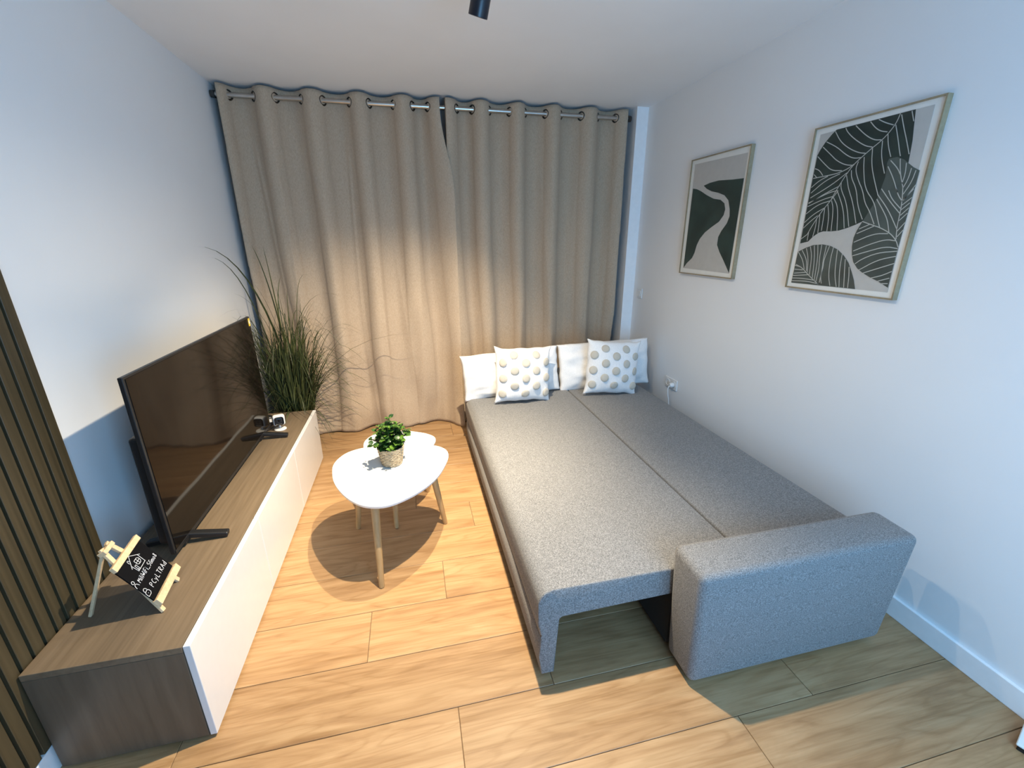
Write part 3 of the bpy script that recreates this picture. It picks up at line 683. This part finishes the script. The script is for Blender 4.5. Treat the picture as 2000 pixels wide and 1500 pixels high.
SEATZ = .402
for (cx, y, W, H, T, lean, roll, yaw, seed, lab) in (
    (.700, 3.030, .76, .345, .15, .18, -.045, .02, 3, 'white rectangular pillow at the left, behind the cushion with beige dots'),
    (1.462, 3.040, .77, .375, .15, .18, -.03, -.03, 8, 'white rectangular pillow at the right, nearest the right wall, behind a dotted cushion')):
    me, f = pillow_mesh('pillow', W, H, T, seed, .022, 34, .03)
    o = link('pillow', me, MAT['pillow']); place(o, cx, y, SEATZ - .006, H, lean, roll, yaw)
    tag(o, lab, 'pillow', 'white bed pillows')
dot_me = None
bm = bmesh.new()
lathe(bm, [(.028, -.003), (.031, .002), (.027, .007), (.015, .009), (.002, .0095)], 14, mod=lambda a, h: .0012 * math.sin(7 * a))
dot_me = mesh_from('tufted_dot', bm, True); dot_me.materials.append(MAT['dot'])
for (cx, y, W, H, T, lean, roll, yaw, seed, lab) in (
    (.745, 2.860, .435, .415, .160, .16, .055, .05, 12, 'left white cushion with raised beige dots, lit warm'),
    (1.440, 2.860, .435, .425, .160, .16, .085, -.05, 17, 'right white cushion with raised beige dots, nearer the right wall')):
    t = thing('dotted_cushion', lab, 'cushion', (0, 0, 0), 0, 'white dotted cushions'); place(t, cx, y, SEATZ - .004, H, lean, roll, yaw)
    me, f = pillow_mesh('cover', W, H, T, seed, .010)
    link('cover', me, MAT['pillow'], t)
    for ci in range(-2, 3):
        for ri in range(-2, 3):
            x = ci * .088; z = (ri + (.5 if ci % 2 else 0)) * .118 - .02
            u, v = x / (W / 2), z / (H / 2)
            if abs(u) > .93 or abs(v) > .9: continue
            p = f(u, v, -1); e = .02
            nn = (f(u + e, v, -1) - f(u - e, v, -1)).cross(f(u, v + e, -1) - f(u, v - e, -1)).normalized()
            if nn.y > 0: nn = -nn
            o = link('tufted_dot', dot_me, None, t); o.matrix_local = Matrix.Translation(p) @ nn.to_track_quat('Z', 'Y').to_matrix().to_4x4()

# ------------------------------------------------------------------ coffee tables
def coffee_table(label, outline, z, feet, tops):
    cx = sum(p[0] for p in outline) / len(outline); cy = sum(p[1] for p in outline) / len(outline)
    t = thing('coffee_table', label, 'coffee table', (cx, cy, 0), 0, 'nesting pebble coffee tables')
    loop = smooth_loop(outline, 2)
    bm = bmesh.new(); th = .018
    lv = []
    for dz, k_ in ((-th, .975), (-th * .8, .988), (-.004, 1.0), (-.0012, .998), (0, .992)):
        lv.append([bm.verts.new(((x - cx) * k_, (y - cy) * k_, z + dz)) for x, y in loop])
    n = len(loop)
    for a, b in zip(lv, lv[1:]):
        for i in range(n): bm.faces.new([a[i], a[(i + 1) % n], b[(i + 1) % n], b[i]])
    bm.faces.new(lv[0][::-1]); bm.faces.new(lv[-1])
    obj('tabletop', bm, MAT['table_white'], t)
    for (fx, fy), (tx, ty) in zip(feet, tops):
        bm = bmesh.new()
        a = Vector((fx - cx, fy - cy, .002)); b = Vector((tx - cx, ty - cy, z - th))
        tube(bm, [a, a + (b - a) * .02, a + (b - a) * .5, b], [.0115, .0128, .0165, .0200], 16); lg = obj('leg', bm, MAT['beech'], t, True)
    return t
T1 = [(-0.449, 2.056), (-0.43, 1.957), (-0.392, 1.866), (-0.342, 1.782), (-0.291, 1.726), (-0.248, 1.7), (-0.184, 1.686), (-0.124, 1.705), (-0.051, 1.752), (0.011, 1.811), (0.066, 1.888), (0.11, 1.997), (0.133, 2.083), (0.130, 2.15), (0.1, 2.2), (0.055, 2.232), (-0.05, 2.275), (-0.17, 2.302), (-0.30, 2.295), (-0.392, 2.262), (-0.437, 2.195), (-0.455, 2.12)]
T2 = [(-0.335, 2.40), (-0.345, 2.47), (-0.342, 2.53), (-0.311, 2.594), (-0.264, 2.629), (-0.192, 2.643), (-0.115, 2.628), (-0.042, 2.596), (0.03, 2.55), (0.076, 2.495), (0.083, 2.448), (0.074, 2.40), (.03, 2.30), (-.05, 2.21), (-.14, 2.16), (-.23, 2.19), (-.30, 2.29)]
coffee_table('taller white pebble shaped coffee table with three wooden legs, carrying the potted plant', T1, .44, [(-.233, 1.70), (.094, 2.113), (-.384, 2.179)], [(-.232, 1.800), (.028, 2.085), (-.330, 2.140)])
coffee_table('lower white pebble shaped coffee table tucked behind the taller one', T2, .37, [(-.175, 2.135), (.012, 2.468), (-.32, 2.47)], [(-.170, 2.215), (-.040, 2.450), (-.265, 2.455)])

# ------------------------------------------------------------------ potted plant on the table
pp = thing('potted_plant', 'small leafy green plant in a woven basket pot on the white coffee table', 'potted plant', (-.158, 2.066, .44))
prof = [(.044, 0), (.049, .003)]
NR = 11
for i in range(NR):
    for q_ in range(4):
        h = .005 + (i + q_ / 4) * .0082
        prof.append((.049 + .016 * ((h - .005) / .09) + .0022 * math.sin(PI * (q_ + .5) / 4), h))
prof += [(.066, .097), (.068, .101), (.064, .103), (.060, .098), (.058, .080)]
bm = bmesh.new(); lathe(bm, prof, 56, mod=lambda a, h: .0016 * math.sin(14 * a + (PI if int(max(0, h - .005) / .0082) % 2 else 0)) if .004 < h < .096 else 0); obj('basket_pot', bm, MAT['basket'], pp, True)
bm = bmesh.new(); lathe(bm, [(.057, .076), (.055, .086), (.02, .090)], 20); obj('soil', bm, MAT['soil'], pp, True)
def leaf_mesh(name, L, Wd):
    vs = [(0, 0, 0)]; fs = []
    secs = [(.25, .75), (.5, 1.0), (.78, .7)]
    for t_, w_ in secs:
        vs += [(-Wd * w_, t_ * L, .12 * Wd), (0, t_ * L, -.15 * Wd + .25 * L * (t_ - t_ * t_)), (Wd * w_, t_ * L, .12 * Wd)]
    vs.append((0, L, -.12 * L))
    fs += [(0, 2, 1), (0, 3, 2)]
    for i in range(2):
        a = 1 + 3 * i; b = a + 3
        fs += [(a, a + 1, b + 1, b), (a + 1, a + 2, b + 2, b + 1)]
    fs += [(7, 8, 10), (8, 9, 10)]
    me = bpy.data.meshes.new(name); me.from_pydata(vs, [], fs); me.update()
    for p in me.polygons: p.use_smooth = True
    me.materials.append(MAT['leaf']); return me
leaf_a, leaf_b, leaf_c = leaf_mesh('leaf', .037, .0150), leaf_mesh('leaf', .030, .0122), leaf_mesh('leaf', .019, .008)
rp = random.Random(5)
stems = []
stems.append(((.012, .0, .088), (.004, .012, .25)))
for i in range(24):
    a = 2 * PI * i / 24 + rp.uniform(-.2, .2); rad = (.035, .088, .062)[i % 3] + rp.uniform(-.012, .012); hh = .258 - rad * 1.2 + rp.uniform(-.02, .02)
    stems.append(((.03 * math.cos(a), .03 * math.sin(a), .086), (rad * math.cos(a), rad * math.sin(a), hh)))
stems.append(((.03, .0, .088), (.095, .01, .175)))
for (a, b) in stems:
    a, b = Vector(a), Vector(b); mid_ = (a + b) / 2 + Vector((0, 0, .015))
    pts = smooth_line([tuple(a), tuple(mid_), tuple(b)], 2)
    bm = bmesh.new(); tube(bm, pts, .0013, 5); obj('stem', bm, MAT['stem'], pp, True)
    L = (b - a).length; nl = max(6, int(L / .0075))
    for q_ in range(nl):
        t_ = .22 + .78 * q_ / (nl - 1)
        p = Vector(pts[min(len(pts) - 1, int(t_ * (len(pts) - 1)))])
        ang = q_ * 2.4 + rp.uniform(-.3, .3)
        me = leaf_a if t_ < .7 else (leaf_b if t_ < .93 else leaf_c)
        o = link('leaf', me, None, pp, p, (rp.uniform(-.1, .75), rp.uniform(-.4, .4), ang))
        sc = rp.uniform(.8, 1.15); o.scale = (sc, sc, sc)

# ------------------------------------------------------------------ tall grass plant
gp = thing('tall_grass_plant', 'tall dark green ornamental grass with thin arching blades behind the TV cabinet', 'plant', (-.89, 3.27, 0))
bm = bmesh.new(); lathe(bm, [(.085, 0), (.09, .004), (.120, .26), (.123, .27), (.113, .27), (.110, .24)], 28); obj('planter', bm, MAT['pot_dark'], gp, True)
bm = bmesh.new(); lathe(bm, [(.109, .225), (.106, .245), (.03, .25)], 20); obj('soil', bm, MAT['soil'], gp, True)
rg = random.Random(21)
def blade_geo(base, tip, bend, wid, secs=9, twist=0.0):
    base, tip, bend = Vector(base), Vector(tip), Vector(bend)
    vs, fs = [], []
    d = (tip - base); side = Vector((d.y, -d.x, 0))
    if side.length < 1e-4: side = Vector((1, 0, 0))
    side.normalize(); side = Matrix.Rotation(twist, 3, 'Z') @ side
    for i in range(secs + 1):
        t_ = i / secs
        p = (1 - t_) ** 2 * base + 2 * t_ * (1 - t_) * bend + t_ ** 2 * tip
        w_ = wid * (1 - t_) ** .6 * (.6 + .4 * min(1, t_ * 4)) + .0004
        vs += [p - side * w_, p + side * w_]
        if i: a = 2 * i - 2; fs.append((a, a + 1, a + 3, a + 2))
    return vs, fs
GX, GY = -.89, 3.27
def keep_in(p):
    p.x = max(p.x, XL + .02 - GX); p.y = min(p.y, ROD_Y - .10 - GY)
    if p.z < 1.16: p.y = max(p.y, 2.84 - GY)                      # clear of the television
    return p
def world_blade(base, tipw, lift, wid):
    tip = Vector(tipw) - Vector((GX, GY, 0)); b = Vector(base)
    bend = b * .45 + tip * .55; bend.x = b.x * .75 + tip.x * .25; bend.y = b.y * .75 + tip.y * .25; bend.z = b.z + (tip.z - b.z) * lift
    return blade_geo(b, tip, keep_in(bend), wid, 12, rg.uniform(-.6, .6))
# the tall single blades one can pick out
big = [((-1.135, 2.79, 1.50), 1.02, .009), ((-1.12, 2.90, 1.44), 1.0, .008), ((-.975, 3.22, 1.50), .8, .008), ((-.915, 3.24, 1.49), .7, .010), ((-.83, 3.20, 1.30), .9, .005), ((-.66, 3.22, 1.30), 1.12, .004), ((-.47, 3.20, 1.16), 1.2, .004),
       ((-1.13, 2.80, 1.02), 1.25, .003), ((-1.12, 2.90, 1.10), 1.2, .003), ((-1.13, 2.75, .85), 1.6, .003), ((-.80, 3.18, 1.22), .75, .006), ((-.72, 3.15, 1.05), .8, .006), ((-.68, 3.25, 1.12), .75, .005), ((-.99, 3.12, 1.30), .8, .006),
       ((-.50, 3.16, .75), 1.45, .004), ((-.46, 3.10, .52), 1.7, .004), ((-.42, 3.16, .92), 1.3, .0035), ((-.56, 3.12, .36), 1.9, .0035), ((-1.12, 3.2, 1.20), .9, .004), ((-.93, 3.18, 1.15), .7, .007), ((-.78, 3.2, .98), .7, .007), ((-.60, 3.2, .98), .95, .005)]
for tipw, lift, wid in big:
    a = rg.uniform(0, 2 * PI); b = (.05 * math.cos(a), .05 * math.sin(a), .245)
    vs, fs = world_blade(b, tipw, lift, wid)
    pyobj('grass_blade', vs, fs, MAT['grass'], gp, True)
V, F = [], []
def add_blade(vs, fs):
    n0 = len(V); V.extend(vs); F.extend(tuple(q_ + n0 for q_ in f) for f in fs)
for i in range(400):                                                   # upright fan
    a = rg.uniform(0, 2 * PI); r_ = .105 * math.sqrt(rg.random())
    b = Vector((r_ * math.cos(a), r_ * math.sin(a), .24))
    lean = rg.gauss(.03, .27); leany = rg.gauss(-.03, .10)
    hh = rg.uniform(.30, .80) if i % 5 else rg.uniform(.65, 1.0)
    tip = keep_in(b + Vector((b.x * .9 + lean * hh * 1.2, leany * hh, hh * (1 - abs(lean) * .5))))
    bend = Vector((b.x * 1.5 + (tip.x - b.x) * .12, b.y + (tip.y - b.y) * .15, b.z + hh * rg.uniform(.55, .75)))
    add_blade(*blade_geo(b, tip, keep_in(bend), rg.uniform(.0028, .0062), 7, rg.uniform(-.8, .8)))
for i in range(240):                                                   # thin arching ones all round
    a = rg.uniform(0, 2 * PI); r_ = .105 * math.sqrt(rg.random())
    b = Vector((r_ * math.cos(a), r_ * math.sin(a), .24))
    rad = rg.uniform(.20, .58); a2 = a + rg.uniform(-.5, .5)
    hz_ = rg.uniform(.12, .85)
    tip = keep_in(Vector((rad * math.cos(a2), rad * math.sin(a2) * .85 - .12, .24 + hz_ - rg.uniform(.05, .30))))
    bend = Vector((b.x + (tip.x - b.x) * .30, b.y + (tip.y - b.y) * .30, .24 + hz_ * rg.uniform(1.15, 1.45)))
    add_blade(*blade_geo(b, tip, keep_in(bend), rg.uniform(.0022, .0042), 10, rg.uniform(-.8, .8)))
o = pyobj('foliage', V, F, MAT['grass'], gp, True); o['kind'] = 'stuff'

# ------------------------------------------------------------------ framed prints on the right wall
def flat_poly(pts, x, mat, name, parent, th=.0006):
    bm = bmesh.new()
    a = [bm.verts.new((x, y, z)) for y, z in pts]; b = [bm.verts.new((x + th, y, z)) for y, z in pts]
    n = len(pts)
    for tr in tessellate_polygon([[Vector((y, z, 0)) for y, z in pts]]):
        bm.faces.new([a[i] for i in tr]); bm.faces.new([b[i] for i in tr[::-1]])
    for i in range(n): bm.faces.new([a[i], a[(i + 1) % n], b[(i + 1) % n], b[i]])
    return obj(name, bm, mat, parent)
def ribbon_lines(lines, x, wid, mat, name, parent):
    V, F = [], []
    for ln in lines:
        pts = smooth_line(ln, 2) if len(ln) > 2 else ln
        n0 = len(V)
        for i, p in enumerate(pts):
            a = pts[max(0, i - 1)]; b = pts[min(len(pts) - 1, i + 1)]
            dx, dy = b[0] - a[0], b[1] - a[1]; l = math.hypot(dx, dy) or 1
            nx, ny = -dy / l * wid / 2, dx / l * wid / 2
            V += [(x, p[0] + nx, p[1] + ny), (x, p[0] - nx, p[1] - ny)]
            if i: q_ = n0 + 2 * i; F.append((q_ - 2, q_ - 1, q_ + 1, q_))
    return pyobj(name, V, F, mat, parent)
def framed_print(label, yfar, ynear, z0, z1, D, key):
    W, H = yfar - ynear, z1 - z0
    t = thing('framed_print', label, 'picture', (XR, (yfar + ynear) / 2, (z0 + z1) / 2), 0, 'framed prints on the right wall')
    def m(uv): return (W / 2 - uv[0] * W, -H / 2 + uv[1] * H)
    fx0, fx1, fwid = -.025, -.0005, .006
    bm = bmesh.new()
    for a, b, c, d in ((-W / 2, W / 2, H / 2 - fwid, H / 2), (-W / 2, W / 2, -H / 2, -H / 2 + fwid), (-W / 2, -W / 2 + fwid, -H / 2 + fwid, H / 2 - fwid), (W / 2 - fwid, W / 2, -H / 2 + fwid, H / 2 - fwid)):
        box(bm, fx0, fx1, a, b, c, d)
    obj('frame', bm, MAT['frame_wood'], t)
    bm = bmesh.new(); box(bm, -.018, -.004, -W / 2 + fwid, W / 2 - fwid, -H / 2 + fwid, H / 2 - fwid); obj('mat_board', bm, MAT['mat_board'], t)
    pr = flat_poly([m(p) for p in D[key + '_area'][0]], -.0190, MAT['paper'], 'print', t)
    x = -.0196
    lay = (('B_leaf1', 'green_a'), ('B_leaf2', 'green_b'), ('B_leaf3', 'green_c'), ('B_leaf4', 'green_c')) if key == 'B' else (('S_green1', 'green_d'), ('S_green2', 'green_d'))
    for i, (k_, mt) in enumerate(lay):
        pts = [m(p) for p in D[k_][0]]
        flat_poly(pts, x - .0003 * i, MAT[mt], 'printed_leaf' if key == 'B' else 'printed_hill', pr, .0003)
    if key == 'B':
        for i, k_ in enumerate(('B_v1', 'B_v2', 'B_v3', 'B_v4')):
            ribbon_lines([[m(p) for p in ln] for ln in D[k_]], x - .0015 - .0001 * i, .0034, MAT['vein'], 'printed_veins', pr)
    a_, b_ = W / 2 - fwid, H / 2 - fwid
    pyobj('pane', [(-.0226, -a_, -b_), (-.0226, a_, -b_), (-.0226, a_, b_), (-.0226, -a_, b_)], [(0, 1, 2, 3)], MAT['pane'], t)
    return t
framed_print('larger framed print of dark green veined leaves, nearer the camera on the right wall', 1.897, 1.364, 1.292, 2.010, PRINT_DATA, 'B')
framed_print('smaller looking framed print of a pale river winding through green hills, nearer the curtain', 2.837, 2.296, 1.298, 2.022, PRINT_DATA, 'S')

# ------------------------------------------------------------------ socket and switch on the right wall
so = thing('wall_socket', 'white double power socket with a plug low on the right wall above the sofa bed', 'socket', (XR, 2.80, .475))
bm = bmesh.new(); box(bm, -.010, -.0005, -.078, .078, -.041, .041, .004, 2); obj('plate', bm, MAT['plastic_white'], so)
for y in (-.038, .038):
    bm = bmesh.new(); lathe(bm, [(.030, -.002), (.030, .002), (.024, .0035), (.022, -.001)], 20, (-.010, y, 0), (-1, 0, 0)); obj('socket_face', bm, MAT['plastic_white'], so, True)
bm = bmesh.new(); lathe(bm, [(.019, 0), (.019, .022), (.012, .032)], 16, (-.012, -.038, 0), (-1, 0, 0)); pg = obj('plug', bm, MAT['plastic_white'], so, True)
bm = bmesh.new(); tube(bm, smooth_line([(-.040, -.038, -.004), (-.055, -.038, -.02), (-.052, -.040, -.07), (-.040, -.045, -.12), (-.03, -.05, -.25)], 2), .0035, 8); obj('cord', bm, MAT['plastic_white'], pg, True)
sw = thing('light_switch', 'small white switch on the right wall between curtain and framed print', 'switch', (XR, 3.40, 1.09))
bm = bmesh.new(); box(bm, -.009, -.0005, -.040, .040, -.040, .040, .003, 2); obj('plate', bm, MAT['plastic_white'], sw)
bm = bmesh.new(); box(bm, -.014, -.0088, -.024, .024, -.024, .024, .002, 2); obj('rocker', bm, MAT['plastic_white'], sw)

# ------------------------------------------------------------------ ceiling spotlights
def spotlight(label, rim, axis, e):
    ax = Vector(axis).normalized(); rim = Vector(rim)
    t = thing('ceiling_spotlight', label, 'spotlight', (rim.x, rim.y, rim.z), 0, 'black ceiling spotlights')
    bm = bmesh.new(); lathe(bm, [(.010, .020), (.031, .019), (.0335, 0), (.036, .001), (.036, .118), (.030, .125)], 28, (0, 0, 0), -ax)
    # recessed mouth
    obj('lamp_head', bm, MAT['black_metal'], t, True)
    bm = bmesh.new(); lathe(bm, [(.028, -.0185), (.026, -.0150)], 24, (0, 0, 0), ax); obj('lens', bm, MAT['lens'], t, True)
    top = -ax * .10
    cz = ZC - rim.z
    bm = bmesh.new(); tube(bm, [top + Vector((.0, 0, 0)), Vector((top.x, top.y, cz - .012))], .008, 10); obj('stem', bm, MAT['black_metal'], t, True)
    bm = bmesh.new(); lathe(bm, [(.045, 0), (.045, .012)], 24, (top.x, top.y, cz - .0125)); obj('ceiling_plate', bm, MAT['black_metal'], t)
    ld = bpy.data.lights.new('spot_bulb', 'SPOT'); ld.energy = e; ld.color = SPOT_COL; ld.spot_size = math.radians(SPOT_DEG); ld.spot_blend = 1.0; ld.shadow_soft_size = .016
    lo = bpy.data.objects.new('spot_bulb', ld); COL.objects.link(lo); lo.parent = t
    lo.location = ax * .012
    lo.rotation_euler = ax.to_track_quat('-Z', 'Y').to_euler()
    # the weaker wide spill of the same bulb around its main beam
    ls = bpy.data.lights.new('spot_spill', 'SPOT'); ls.energy = e / SPOT_E * SPILL_E; ls.color = SPOT_COL; ls.spot_size = math.radians(160); ls.spot_blend = 0.7; ls.shadow_soft_size = .016
    lo2 = bpy.data.objects.new('spot_spill', ls); COL.objects.link(lo2); lo2.parent = t
    lo2.location = lo.location
    return t
SPOT_DEG = 92
spotlight('black cylindrical spotlight hanging from the ceiling at the top of the picture', (.318, 1.93, 2.312), (-.20, .42, -1.0), SPOT_E)
spotlight('second black cylindrical spotlight on the ceiling, nearer the camera, out of the picture', (.35, 1.40, 2.312), (-.22, -.02, -1.0), SPOT_E * 1.0)

# ------------------------------------------------------------------ flat base at the right edge
fb = thing('flat_base', 'corner of a pale flat slab with black underside on floor by right baseboard', 'base', (1.745, .55, 0), math.radians(20))
bm = bmesh.new(); box(bm, .004, .12, -.20, -.004, 0, .018, .002, 1); obj('underside', bm, MAT['black'], fb)
bm = bmesh.new(); box(bm, 0, .125, -.205, 0, .018, .026, .002, 1); obj('top_plate', bm, MAT['mat_board'], fb)
